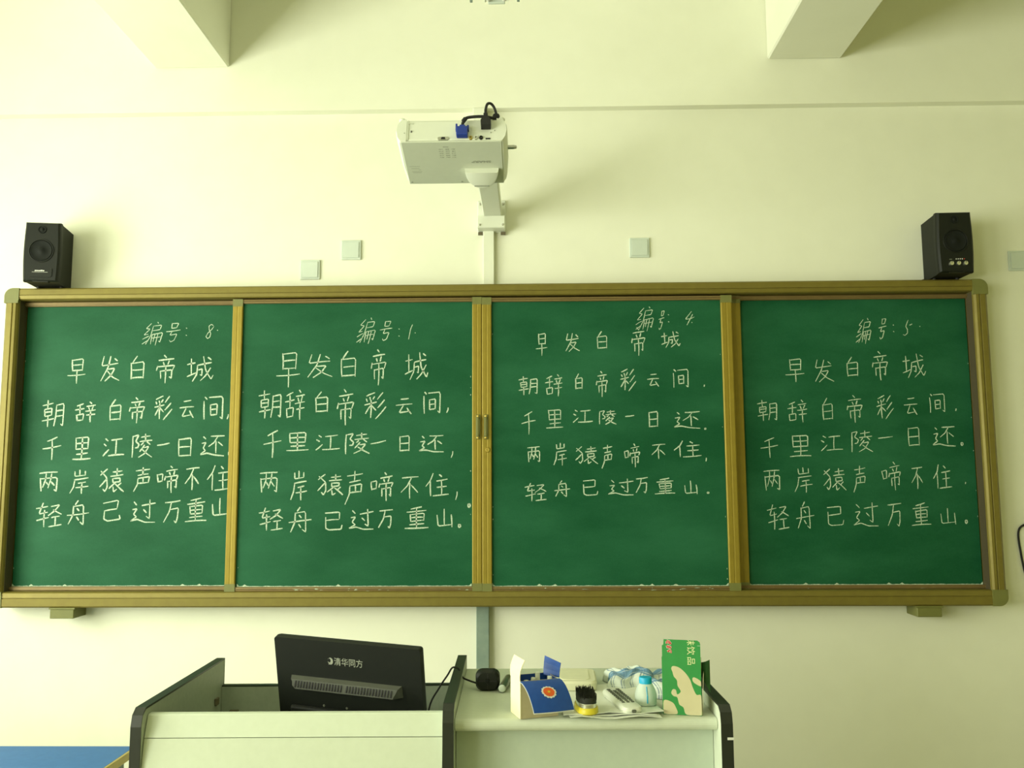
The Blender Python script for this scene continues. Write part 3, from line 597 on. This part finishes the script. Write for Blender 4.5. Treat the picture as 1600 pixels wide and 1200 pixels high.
# printed marks on the underside, seen from below
lettering('SHARP', .0155, m_print_g, pj, (.094, .108, -.0006), (PI, 0, PI), 'maker_name', .0002, 1.45)
g = MB(); r2 = random.Random(3)
for c in range(3):
    for rr in range(5):
        for q in range(3):
            x = -.044+c*.021+q*.0045+r2.uniform(-.001, .001); y = .036+rr*.011
            g.box(x, x+.0032, y, y+.0022+r2.random()*.002, -.0005, .0004)
g.box(-.030, -.012, .024, .027, -.0005, .0004)
g.build('warning_print', m_print_g, pj)
g = MB()
for x0, x1, y in ((-.155, -.118, .130), (-.150, -.121, .142), (-.125, -.115, .150), (-.150, -.113, .160), (-.146, -.114, .166)):
    for q in range(int((x1-x0)/.004)): g.box(x0+q*.004, x0+q*.004+.003, y, y+.0015, -.0005, .0004)
g.build('rating_print', m_print_g, pj)
for xx in (-.158, .02): MB().lathe([(.0035, -.001), (.0035, .001)], (xx, .222, 0), 'z', 10).build('screw', m_print_g, pj)

vc = thing('video_cable', 'black cable with a blue plug in the projector', 'cable', (-.0975, -.80, 2.706), (math.radians(-15.5), 0, 0))
MB().box(.018, .056, -.026, -.0035, .011, .045, .003, 2).box(.015, .021, -.019, -.006, .034, .060, .001, 1).box(.053, .059, -.019, -.006, .034, .054, .001, 1).box(.028, .047, -.022, -.006, .044, .054, .002, 1).build('blue_plug', m_blue, vc)
MB().tube([(.037, -.015, .050), (.040, -.018, .066), (.050, -.020, .080), (.075, -.020, .085), (.105, -.018, .087), (.130, -.008, .090), (.145, .01, .097), (.150, .05, .100), (.14, .12, .098), (.10, .20, .097)], .0052, 8, 6).build('cord', m_rubber, vc, True)
MB().tube([(.040, -.0185, .068), (.0475, -.020, .0785)], .0075, 10).build('strain_relief', m_rubber, vc, True)
pc = thing('power_cable', 'black power lead looping up from the projector', 'cable', (-.0975, -.80, 2.706), (math.radians(-15.5), 0, 0))
MB().prism([(.099, .046), (.131, .046), (.132, .066), (.124, .078), (.106, .078), (.098, .066)], 'y', -.030, -.0035).build('power_plug', m_rubber, pc)
MB().box(.107, .121, -.024, -.008, .076, .100, .002, 1).build('plug_neck', m_rubber, pc)
MB().tube([(.114, -.016, .095), (.114, -.016, .118), (.119, -.013, .142), (.130, -.006, .150), (.141, .002, .140), (.148, .008, .118), (.151, .016, .104)], .0046, 8, 6).build('cord', m_rubber, pc, True)
MB().box(.136, .160, -.002, .026, .096, .116, .007, 2).build('cable_knot', m_rubber, pc)

# ------------------------------------------------------------------ ceiling lamp (only its lower end is in view)
lp = thing('ceiling_lamp', 'unlit fluorescent lamp hanging from the ceiling above the projector', 'lamp', (.057, -1.45, 3.15))
MB().prism([(-.045, .03), (-.038, .0), (-.022, .014), (.022, .014), (.038, .0), (.045, .03), (.03, .06), (-.03, .06)], 'y', -.6, .58).build('reflector', m_white, lp)
for x in (-.026, .026):
    MB().lathe([(.008, -.59), (.008, .57)], (x, 0, .006), 'y', 14).build('lamp_tube', m_print_w, lp, True)
MB().box(-.028, .028, .575, .585, -.004, .05, .002, 1).build('end_cap', m_plate, lp)
for x in (-.082, .072):
    MB().box(x-.005, x+.004, .555, .575, -.002, .10, .001, 1).build('side_clip', m_greytrunk, lp)
MB().box(-.085, .080, .555, .575, .095, .105).build('cross_bar', m_greytrunk, lp)
for y in (-.4, .4): MB().tube([(0, y, .05), (0, y, .70)], .005).build('hanger_rod', m_greytrunk, lp)

# ------------------------------------------------------------------ blue-topped desk left of the lectern
dk = thing('blue_desk', 'desk with a blue top and gold edge strip left of the lectern', 'desk', (-1.72, -1.0, 0))
MB().box(-.60, .600, -.30, .312, .728, .750).build('desktop', m_bluetop, dk)
MB().box(.600, .612, -.30, .312, .726, .7505, .002, 1).build('edge_strip', m_gold, dk)
for x in (-.56, .56):
    for y in (-.26, .27): MB().box(x-.018, x+.018, y-.018, y+.018, 0, .728).build('leg', m_greytrunk, dk)
MB().box(.02, .045, .10, .104, .7503, .7512).build('ink_spot', m_rubber, dk)

# ------------------------------------------------------------------ lectern
LR = 0.0208
def lw(x, y, z): return (0.1555 + x*math.cos(LR) - y*math.sin(LR), -3.5393 + x*math.sin(LR) + y*math.cos(LR), z)
lec = thing('lectern', 'cream teacher lectern with black edged side panels, monitor well and desk top', 'lectern', lw(0, 0, 0), (0, 0, LR))
XL0, XL1, XM0, XM1, XR0, XR1 = -.780, -.7585, -.1445, -.1215, .4235, .4475
YF, YB, ZS = 1.82, 2.335, 1.133
def side(name, x0, x1, zf, zb_, inner=m_lect):
    edge = .004
    # side board with rounded upper front corner, black band all round the edge
    def out(ins, dz=0):
        return [(YF+ins, 0), (YF+ins, zf-.03), (YF+ins+.006, zf-.010-dz), (YF+ins+.022, zf-dz), (YB-ins, zb_-dz), (YB-ins, 0)]
    p = MB().prism([(YF+.003, 0.0), (YF+.003, zf-.032), (YF+.008, zf-.014), (YF+.023, zf-.004), (YB-.003, zb_-.004), (YB-.003, 0)], 'x', x0+.0005, x1-.0005).build(name, inner, lec)
    b = MB()
    o1 = [(YF, 0), (YF, zf-.034), (YF+.006, zf-.012), (YF+.022, zf), (YB, zb_), (YB, 0)]
    i1 = [(YF+.0031, 0), (YF+.0031, zf-.032), (YF+.0081, zf-.0141), (YF+.0231, zf-.0041), (YB-.0031, zb_-.0041), (YB-.0031, 0)]
    V = [[b.bm.verts.new((x, q[0], q[1])) for q in L] for L in (o1, i1) for x in (x0, x1)]
    oA, oB, iA, iB = V
    for k in range(len(o1)-1):
        b.bm.faces.new((oA[k], oB[k], oB[k+1], oA[k+1])); b.bm.faces.new((iA[k], iA[k+1], iB[k+1], iB[k]))
        b.bm.faces.new((oA[k], oA[k+1], iA[k+1], iA[k])); b.bm.faces.new((oB[k], iB[k], iB[k+1], oB[k+1]))
    b.build('edge_band', m_edge, p)
    return p
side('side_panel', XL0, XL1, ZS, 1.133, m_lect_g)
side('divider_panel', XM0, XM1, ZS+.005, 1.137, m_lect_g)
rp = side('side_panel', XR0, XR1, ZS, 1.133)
MB().box(XR1-.012, XR1+.0010, YF-.0008, YF+.002, 1.068, 1.073).build('tape_scrap', m_print_w, rp)
# sloping lid over the front of the monitor well, then the front panel

MB().prism([(1.8365, 1.0735), (1.851, 1.1140), (1.854, 1.1165), (1.868, 1.1165), (1.868, 1.108), (1.853, 1.0735)], 'x', XL1+.001, XM0-.001).build('sloping_lid', m_lect, lec)
MB().prism([(1.806, .88), (1.836, 1.072), (1.852, 1.072), (1.822, .88)], 'x', XL1+.001, XM0-.001).build('front_panel', m_lect, lec)
MB().box(XL1+.001, XM0-.001, 1.815, 1.833, .06, .879).build('front_panel', m_lect, lec)
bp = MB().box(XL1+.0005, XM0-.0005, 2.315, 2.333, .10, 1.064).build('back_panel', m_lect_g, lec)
MB().box(XL1+.0005, XM0-.0005, 2.3145, 2.3335, 1.064, 1.067).build('edge_band', m_edge, bp)
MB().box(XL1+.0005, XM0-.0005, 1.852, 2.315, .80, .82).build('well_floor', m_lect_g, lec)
# small brown metal corner brackets
MB().box(XL1, XL1+.006, 2.262, 2.282, 1.028, 1.046, .001, 1).build('bracket', m_fit, lec)
MB().box(-.735, -.712, 2.306, 2.315, .985, 1.006, .001, 1).build('bracket', m_fit, lec)
# desk top with rounded nose on the right
ZD = 1.102
nose = [(2.333, ZD), (1.868, ZD)] + [(1.858-.0125*math.sin(t)+.004, ZD-.0125+.0125*math.cos(t)) for t in [PI*i/10 for i in range(11)]] + [(2.333, ZD-.025)]
MB().prism(nose, 'x', XM1+.0005, XR0-.0005).build('desktop', m_desk, lec)
MB().box(XM1+.0005, XR0-.0005, 1.895, 1.911, .06, ZD-.025).build('front_panel', m_lect_p, lec)
MB().box(XM1+.0005, XR0-.0005, 2.315, 2.333, .10, ZD-.025).build('back_panel', m_lect_g, lec)

def on_desk(name, label, cat, x, y, rz=0, z=ZD, group=None):
    return thing(name, label, cat, lw(x, y, z), (0, 0, LR+rz), group)

# ------------------------------------------------------------------ monitor in the well, seen from behind
mon = thing('computer_monitor', 'black computer monitor seen from behind in the lectern well', 'monitor', lw(-.355, 2.10, .82), (0, 0, LR))
def euler_yxz(y, t, r):
    return (Matrix.Rotation(y, 4, 'Z') @ Matrix.Rotation(t, 4, 'X') @ Matrix.Rotation(r, 4, 'Y'))
MM = Matrix.Translation((-.3932+.355, 2.0694-2.10, 1.218-.82)) @ euler_yxz(-.3103, .2329, .0321)
def mpart(mb, name, m, par=None, smooth=False):
    o = mb.build(name, m, par or mon, smooth)
    if par is None: o.matrix_local = MM
    return o
W2, HH = .19, .320
shell = mpart(MB().rings([[(a, 0, b) for a, b in rrect(-W2, W2, -HH, 0, .006, 3)], [(a, .014, b) for a, b in rrect(-W2-.001, W2+.001, -HH, .001, .006, 3)], [(a, .022, b) for a, b in rrect(-W2+.001, W2-.001, -HH+.002, -.001, .006, 3)]]), 'back_shell', m_black)
mpart(MB().box(-W2+.012, W2-.012, .0215, .0235, -HH+.016, -.016), 'screen', m_cone)
mpart(MB().box(-W2+.035, W2-.035, -.012, .001, -HH+.02, -.165, .006, 2), 'rear_housing', m_black)
# raised vent bar, tapered ends, with slots
vx0, vx1, vz = -.148, .138, -.098
vb = mpart(MB().rings([[(vx0-.004, .001, vz-.022), (vx1+.004, .001, vz-.022), (vx1+.002, .001, vz+.006), (vx0-.002, .001, vz+.006)],
                       [(vx0+.016, -.017, vz-.020), (vx1-.016, -.017, vz-.020), (vx1-.004, -.013, vz+.002), (vx0+.004, -.013, vz+.002)]]), 'vent_bar', mat('dark_grey_plastic', (.075, .080, .060), .5))
for i in range(34):
    if i == 17: continue
    x = vx0+.018+i*(vx1-vx0-.036)/33
    pts = [(x-.0020, -.0146, vz-.001), (x+.0012, -.0146, vz-.001), (x+.0012-.003, -.0184, vz-.016), (x-.0020-.003, -.0184, vz-.016)]
    q = MB().rings([pts, [(a, b+.003, c) for a, b, c in pts]])
    q.build('vent_slot', m_rubber, vb)
logo = lettering('清华同方', .0205, m_print_g, shell, (.0060, -.0006, -.049), (PI/2, 0, 0), 'maker_name', 0, .93)
lg = MB()
ang = [math.radians(a) for a in range(-150, 151, 20)]
outer = [(-.0415+.0068*math.cos(a), -.048+.0085*math.sin(a)) for a in ang]; inner = [(-.0445+.0042*math.cos(a), -.0465+.0050*math.sin(a)) for a in reversed(ang)]
lg.prism(outer+inner, 'y', -.0008, .0002)
lg.prism([(-.047, -.057), (-.043, -.056), (-.040, -.052), (-.0445, -.053)], 'y', -.0008, .0002)
lg.build('logo', m_print_g, shell)
for xx in (-.055, .005): MB().lathe([(.0001, -.0225), (.0025, -.022), (.003, -.020)], (xx, 0, -.150), 'y', 10).build('screw', m_steel, shell)
st = MB().box(-.03, .03, -.035, -.010, .02, .20, .004, 1).build('stand_neck', m_black, mon, rot=(0, 0, -.31))
MB().box(-.11, .11, -.10, .08, 0, .022, .006, 2).build('stand_foot', m_black, mon, rot=(0, 0, -.31))

# ------------------------------------------------------------------ things on the desk top
# black puck with cable
pk = on_desk('desktop_gadget', 'round black gadget with a thin cable at the left end of the desk top', 'gadget', -.060, 2.115, 0, ZD+.0005)
MB().rings([[(a, .016, b) for a, b in rrect(-.026, .026, .002, .044, .014, 5)], [(a, .000, b) for a, b in rrect(-.029, .029, .0, .047, .016, 5)],
            [(a, -.022, b) for a, b in rrect(-.028, .028, .001, .046, .016, 5)], [(a, -.028, b) for a, b in rrect(-.023, .023, .004, .041, .014, 5)]]).build('housing', m_black, pk, True)
MB().box(-.0012, .0012, -.0295, -.027, .006, .040).box(-.021, .021, -.0295, -.027, .022, .0245).build('cross_ridge', m_rubber, pk)
MB().lathe([(.0001, -.031), (.005, -.030), (.006, -.027)], (0, 0, .024), 'y', 16).build('lens', m_cone, pk, True)
pkb = MB().tube([(-.024, .0, .012), (-.045, .012, .016), (-.062, .03, .020), (-.070, .035, .036), (-.078, .036, .041), (-.088, .038, .040), (-.10, .05, .020), (-.12, .055, -.01), (-.145, .055, -.06), (-.150, .05, -.16), (-.15, .05, -.275)], .0022, 8, 6)
pkb.build('cord', m_rubber, pk, True)
# small dark tube
tb = on_desk('marker_pen', 'short dark glossy marker pen lying beside the round black gadget', 'pen', -.018, 2.13, math.radians(-8))
MB().lathe([(.004, -.058), (.0085, -.056), (.0095, -.040), (.0100, .045), (.006, .052), (.001, .053)], (0, 0, .0101), 'y', 18).build('barrel', m_tube, tb, True)
MB().lathe([(.003, -.061), (.007, -.060), (.0088, -.0565)], (0, 0, .0101), 'y', 18).build('tip', m_plate, tb, True)

# chalk box
cb = on_desk('chalk_box', 'open cream cardboard chalk box with blue flaps', 'box', .015, 1.850, math.radians(18.6), ZD+.0007)
bx, by, bz, th = .084, .062, .076, .0012
MB().box(0, bx, 0, by, 0, th).box(0, bx, 0, th, th, bz).box(0, bx, by-th, by, th, bz).box(bx-th, bx, th, by-th, th, bz).build('box_body', m_kraft, cb)
MB().box(-.0006, th, -.0006, by, 0, bz+.001).build('left_wall', m_card, cb)
li = MB().box(th+.0003, bx-th-.0003, by-th-.0008, by-th-.0002, .01, bz-.0003).box(th+.0003, th+.0009, th, by-th, .01, bz-.0003).box(bx-th-.0009, bx-th-.0003, th, by-th, .01, bz-.0003)
li.build('blue_lining', m_cblue, cb)
MB().sheet([[(-.0005+t*.010-.004*math.sin(t*PI), v*by+(.006*(v-.5))*t, bz+t*.042) for v in (0, .25, .5, .75, 1)] for t in (0, .25, .5, .75, 1)], .0014).build('left_flap', m_card, cb)
fl = []
for i in range(9):
    t = i/8
    fl.append([(u*(bx+.004)+t*.020-.001, -.0018-.030*math.sin(t*1.45)*1.0-.003*math.sin(u*PI), bz-.058*t**1.35+.004*math.sin(t*PI)) for u in (0, .2, .4, .6, .8, 1)])
ff = MB().sheet(fl, .0011).build('front_flap', [m_cblue], cb, True)
und = [[(p[0]-(.0008 if j == 0 else 0)+(.0008 if j == 5 else 0), p[1]+.0011, p[2]-.0012-(0.0012 if i == 8 else 0)) for j, p in enumerate(r)] for i, r in enumerate(fl)]
MB().sheet(und, .0009).build('flap_backing', m_chalk, cb, True)
def on_flap(u, t, off=.0013):
    y = -.0018-.030*math.sin(t*1.45)-.003*math.sin(u*PI); x = u*(bx+.004)+t*.020-.001; z = bz-.058*t**1.35+.004*math.sin(t*PI)
    return Vector((x, y-off*.75, z+off*.6))
def emblem(rad, off, m, name, jag):
    bm = bmesh.new(); c = bm.verts.new(on_flap(.50, .52, off)); ring = []
    for i in range(28):
        a = 2*PI*i/28; rr = rad*(1+(jag if i % 2 else 0)); ring.append(bm.verts.new(on_flap(.50+.17*rr*math.cos(a), .52+.16*rr*math.sin(a)*(1 if abs(math.cos(a)) < .9 else .8), off)))
    for i in range(28): bm.faces.new((c, ring[i], ring[(i+1) % 28]))
    me = bpy.data.meshes.new(name); bm.to_mesh(me); bm.free(); me.materials.append(m); o = bpy.data.objects.new(name, me); COL.objects.link(o); o.parent = ff
emblem(1.0, .0016, m_print_w, 'emblem_border', .12); emblem(.84, .0020, m_orange, 'emblem', -.06); emblem(.30, .0023, m_yellow, 'emblem_centre', -.6)
MB().sheet([[(bx-.010+.022*v+.004*t, by*.35+by*.62*(1-v)+.002*math.sin(t*3), bz-.004+t*(.040-.010*v)) for v in (0, .33, .66, 1)] for t in (0, .33, .66, 1)], .0012).build('right_flap', m_cblue, cb)
for i, (x, y, h, rx, ry, lab) in enumerate(((.052, .036, .084, .04, -.02, 'white chalk stick standing tallest in the chalk box'),
        (.030, .030, .076, .10, .10, 'white chalk stick leaning in the chalk box, second from its left'), (.022, .018, .072, -.02, -.03, 'white chalk stick at the left side of the chalk box'),
        (.070, .020, .076, -.04, .06, 'white chalk stick at the right side of the chalk box'))):
    a = LR+math.radians(18.6); wx, wy, _ = lw(.015, 1.850, 0)
    c = MB().lathe([(.0030, 0), (.0042, .001), (.0052, h-.001), (.0046, h)], (0, 0, 0), 'z', 14).build('chalk_stick', m_chalk, None, True)
    c.location = (wx+x*math.cos(a)-y*math.sin(a), wy+x*math.sin(a)+y*math.cos(a), ZD+.0016); c.rotation_euler = (rx, ry, a)
    tag(c, lab, 'chalk', 'chalk sticks in the chalk box')

# paper sheets
pp = on_desk('paper_sheets', 'loose stack of white paper sheets under the brush and remote', 'paper', .205, 1.98)
def sheet_of(x0, x1, y0, y1, z, rot, seed, name):
    r = random.Random(seed); G = []
    for i in range(9):
        row = []
        for j in range(9):
            u, v = j/8, i/8; x = x0+(x1-x0)*u; y = y0+(y1-y0)*v
            zz = z+.0012*math.sin(u*7+seed)*(1-v)*.5+.0008*r.random()+(.007*(1-v)**5*(.4+.6*math.sin(u*5+seed)**2))
            c, s_ = math.cos(rot), math.sin(rot); row.append((x*c-y*s_, x*s_+y*c, zz+.0006))
        G.append(row)
    return MB().sheet(G, .0006).build(name, m_paper, pp, True)
sheet_of(-.092, .098, -.142, .150, .0004, .03, 1, 'sheet'); sheet_of(-.098, .096, -.128, .152, .0020, -.02, 4, 'sheet'); sheet_of(-.085, .104, -.120, .154, .0036, .06, 9, 'sheet')
ZP = ZD+.0062
# cream flat case behind
cs = on_desk('plastic_case', 'flat cream plastic case with rounded corners behind the brush', 'case', .148, 2.150, math.radians(-3), ZP)
MB().rings([[(a, b, 0) for a, b in rrect(-.050, .050, -.085, .055, .018, 6)], [(a, b, .016) for a, b in rrect(-.052, .052, -.087, .057, .020, 6)], [(a, b, .021) for a, b in rrect(-.048, .048, -.083, .053, .018, 6)]]).build('case_body', m_case, cs, True)
MB().prism(rrect(-.034, .034, -.068, .038, .012), 'z', .0208, .0222).build('case_lid', m_case, cs)
bl = on_desk('small_ball', 'tiny white ball on the desk top behind the cream case', 'ball', .176, 2.245, 0)
MB().lathe([(.0075*math.sin(PI*i/12)+.0001, .0075-.0075*math.cos(PI*i/12)) for i in range(13)], (0, 0, 0), 'z', 20).build('ball', m_chalk, bl, True)

# scrubbing brush
br = on_desk('brush', 'black bristle brush with a yellow base lying bristles up', 'brush', .155, 1.895, math.radians(4), ZP)
def oval(w, l, z, n=28):
    return [(w*math.copysign(abs(math.cos(2*PI*i/n))**.75, math.cos(2*PI*i/n)), l*math.copysign(abs(math.sin(2*PI*i/n))**.75, math.sin(2*PI*i/n)), z) for i in range(n)]
MB().rings([oval(.020, .042, 0), oval(.0235, .046, .003), oval(.0235, .046, .011), oval(.022, .044, .014)]).build('base', m_yellow, br, True)
MB().rings([oval(.0205, .042, .0135), oval(.0205, .042, .0215), oval(.0195, .041, .0225)]).build('metal_band', m_silver, br, True)
MB().rings([oval(.0200, .041, .0220), oval(.0205, .042, .030), oval(.019, .040, .034)]).build('bristle_block', m_bristle, br, True)
q = MB(); r5 = random.Random(5)
for ix in range(11):
    for iy in range(20):
        x = -.0165+ix*.0033; y = -.038+iy*.004
        if (x/.019)**4+(y/.040)**4 > 1: continue
        x += r5.uniform(-.0006, .0006); y += r5.uniform(-.0006, .0006); h = .043+r5.uniform(-.003, .003); lean = .04*(x/.018)
        q.rings([[(x+.0011*math.cos(t), y+.0011*math.sin(t), .028) for t in (0, 2.1, 4.2)], [(x+lean*.02+.0007*math.cos(t), y+.0007*math.sin(t), h) for t in (0, 2.1, 4.2)]])
bt = q.build('bristles', m_bristle, br); bt['kind'] = 'stuff'

# remote control
rm = on_desk('remote_control', 'white remote control with rows of grey keys lying on the papers', 'remote', .236, 1.945, math.radians(10), ZP)
MB().rings([[(a, b, 0) for a, b in rrect(-.018, .018, -.084, .080, .010, 4)], [(a, b, .008) for a, b in rrect(-.0215, .0215, -.088, .083, .012, 4)], [(a, b, .014) for a, b in rrect(-.0195, .0195, -.086, .081, .011, 4)], [(a, b, .016) for a, b in rrect(-.0165, .0165, -.082, .078, .010, 4)]]).build('shell', m_remote, rm, True)
for r_ in range(9):
    for c_ in range(3):
        if r_ == 0 and c_ == 1: continue
        wd = .0042 if r_ < 7 else .0032
        MB().box(-.0105+c_*.0105-wd, -.0105+c_*.0105+wd, .062-r_*.0138-.0036, .062-r_*.0138+.0034, .0158, .0178, .0006, 1).build('key', m_key, rm)
MB().prism(rrect(-.0045, .0055, .0045, .0105, .0028), 'y', -.0895, -.0865).build('front_emblem', m_key, rm)

# bottle
bo = on_desk('bottle', 'small frosted plastic bottle with a sky blue cap', 'bottle', .289, 1.940, 0, ZP)
MB().lathe([(.0001, 0), (.020, .0005), (.0235, .003), (.0238, .022), (.0215, .031), (.0150, .044), (.0125, .047), (.0125, .050), (.0001, .050)], (0, 0, 0), 'z', 36).build('bottle_body', m_bottle, bo, True)
MB().lathe([(.0138, .0455), (.0140, .057), (.0130, .0585), (.0001, .0588)], (0, 0, 0), 'z', 36).build('cap', m_cap, bo, True)
MB().box(-.0012, .0012, -.0246, -.0236, .008, .024).build('level_stripe', m_cap, bo)
MB().tube([(0, -.0240, .023), (-.0005, -.0222, .031), (-.0005, -.0165, .0415)], .0009, 6).build('level_stripe', m_cap, bo)

# plaid cloth
cl = on_desk('cloth', 'crumpled blue and white plaid cloth behind the bottle', 'cloth', .296, 2.13)
def cloth_sheet(x0, x1, y0, y1, hmax, seed, name, par, n=26):
    r = random.Random(seed); ph = [r.uniform(0, 6) for _ in range(8)]
    bm = bmesh.new(); uvl = bm.loops.layers.uv.new('uv'); V = []
    for i in range(n+1):
        row = []
        for j in range(n+1):
            u, v = j/n, i/n
            env = min(1, math.sin(PI*min(1, max(0, v)))**.55)*min(1, math.sin(PI*u)**.30 if 0 < u < 1 else 0)
            f = .72+.16*math.sin(u*6+ph[0]+v*2)+.13*math.sin(v*7+ph[1]+u*3)+.07*math.sin((u+v)*14+ph[2])+.04*math.sin((u-v)*22+ph[3])
            x = x0+(x1-x0)*u+.006*math.sin(v*11+ph[4]); y = y0+(y1-y0)*v+.007*math.sin(u*12+ph[5])
            row.append(bm.verts.new((x, y, .0008+hmax*env*max(.1, f))))
        V.append(row)
    for i in range(n):
        for j in range(n):
            f = bm.faces.new((V[i][j], V[i][j+1], V[i+1][j+1], V[i+1][j]))
            for lp_, (a, b) in zip(f.loops, ((i, j), (i, j+1), (i+1, j+1), (i+1, j))): lp_[uvl].uv = (b/n*1.2, a/n)
            f.smooth = True
    me = bpy.data.meshes.new(name); bm.to_mesh(me); bm.free(); me.materials.append(m_plaid)
    o = bpy.data.objects.new(name, me); COL.objects.link(o)
    if par: o.parent = par
    md = o.modifiers.new('thickness', 'SOLIDIFY'); md.thickness = .0012; md.offset = 1
    return o
cloth_sheet(-.068, .040, -.035, .105, .046, 3, 'cloth_fold', cl); cloth_sheet(.020, .118, -.125, .100, .042, 8, 'cloth_fold', cl)

# green drink carton
gb = on_desk('drink_carton', 'green and tan printed drink carton standing open at the right end of the desk top', 'carton', .3175, 1.886, math.radians(-13), ZD+.0007)
gx, gy, gz, th = .080, .070, .112, .0012
MB().box(0, gx, 0, gy, 0, th).box(0, gx, th, gy, th, gz-.006).build('box_body', m_tancard, gb)
front = [(0, 0), (gx, 0), (gx, .146), (gx-.001, .150), (gx-.006, .1535), (.004, .154), (.003, .143), (.0, .141)]
fr = MB().prism(front, 'y', -.0006, .0006).build('front_panel', m_gcard, gb)
def printed(polys, name, m, y=-.0008):
    q = MB()
    for p in polys: q.prism(p, 'y', y, y+.0003)
    return q.build(name, m, fr)
# tan splash shapes read off the carton (x, z in metres of a panel 0.080 wide)
def sp(pts): return [(x*gx/64.5, z*.152/121) for x, z in cat2(pts)]
def cat2(pts):
    P = [Vector((a, b)) for a, b in pts]; n = len(P); out = []
    for i in range(n):
        p0, p1, p2, p3 = P[i-1], P[i], P[(i+1) % n], P[(i+2) % n]
        for j in range(4):
            t = j/4; o = 0.5*((2*p1)+(p2-p0)*t+(2*p0-5*p1+4*p2-p3)*t*t+(3*p1-p0-3*p2+p3)*t**3); out.append((min(64.3, max(.3, o.x)), max(.3, o.y)))
    return out
printed([sp([(18, 79), (15, 75), (17, 69), (19, 62), (24, 56), (25, 47), (30, 38), (24, 33), (22, 40), (17, 41), (14, 35), (18, 30), (24, 28), (27, 17), (34, 12), (39, 1), (64, 1), (64, 32), (56, 34), (50, 46), (46, 58), (38, 69), (28, 77)]),
         sp([(1, 1), (23, 1), (21, 12), (15, 20), (1, 22)]),
         sp([(50, 60), (53, 62), (60, 59), (64, 55), (64, 48), (56, 51), (51, 55)])], 'tan_splash', m_tan)
lettering('饮', .0180, m_yellowprint, fr, (.0593, -.0008, .1325), (PI/2, PI/2, 0), 'printed_character')
lettering('品', .0180, m_yellowprint, fr, (.0593, -.0008, .1110), (PI/2, PI/2, 0), 'printed_character')
wei = lettering('味', .0180, m_yellowprint, fr, (.0593, -.0008, .1515), (PI/2, PI/2, 0), 'printed_character')
_b = bmesh.new(); _b.from_mesh(wei.data)      # the top of this character is cut off by the edge of the card
bmesh.ops.bisect_plane(_b, geom=_b.verts[:]+_b.edges[:]+_b.faces[:], plane_co=(-.0018, 0, 0), plane_no=(-1, 0, 0), clear_outer=True); _b.to_mesh(wei.data); _b.free()
# red script logo with pale outline, running down the left edge
def stroke2(pts, w):
    P = [Vector(p) for p in pts]; L, R_ = [], []
    for i, p in enumerate(P):
        d = (P[min(i+1, len(P)-1)]-P[max(i-1, 0)]).normalized(); nn = Vector((-d.y, d.x))
        L.append(tuple(p+nn*w)); R_.append(tuple(p-nn*w))
    return L+R_[::-1]
marks = [[(.0105, .1515), (.0160, .1500), (.0185, .1470), (.0160, .1450)], [(.0120, .1480), (.0165, .1460), (.0200, .1445)], [(.0100, .1500), (.0100, .1450)],
         [(.0105, .1410), (.0185, .1385), (.0190, .1360)], [(.0105, .1410), (.0110, .1375), (.0170, .1365)],
         [(.0110, .1290), (.0185, .1330), (.0190, .1290), (.0185, .1260)], [(.0150, .1325), (.0140, .1275)]]
for w, y, m, nm in ((.0019, -.0009, m_print_w, 'red_logo_outline'), (.0011, -.0012, m_red, 'red_logo')):
    printed([stroke2(p, w) for p in marks], nm, m, y)
MB().box(-.0012, 0, .002, gy-.002, th, gz+.004).build('left_side_wall', m_gcard, gb)
MB().sheet([[(gx+.001+u*.017, .026-.006*math.sin(u*3), (.076-.034*u)*(1-t)+(.104+.006*u)*t) for u in (0, .25, .5, .75, 1)] for t in (0, .33, .66, 1)], .0012).build('right_flap', m_gcard_d, gb)
MB().sheet([[(gx+.0008+t*.004, .001+v*(gy-.004), .001+t*.085) for v in (0, .5, 1)] for t in (0, .5, 1)], .0010).build('right_side_wall', m_tancard, gb)
MB().box(gx-.006, gx-.0002, -.0009, .0009, .1425, .1430).build('cut_slit', m_print_w, gb)
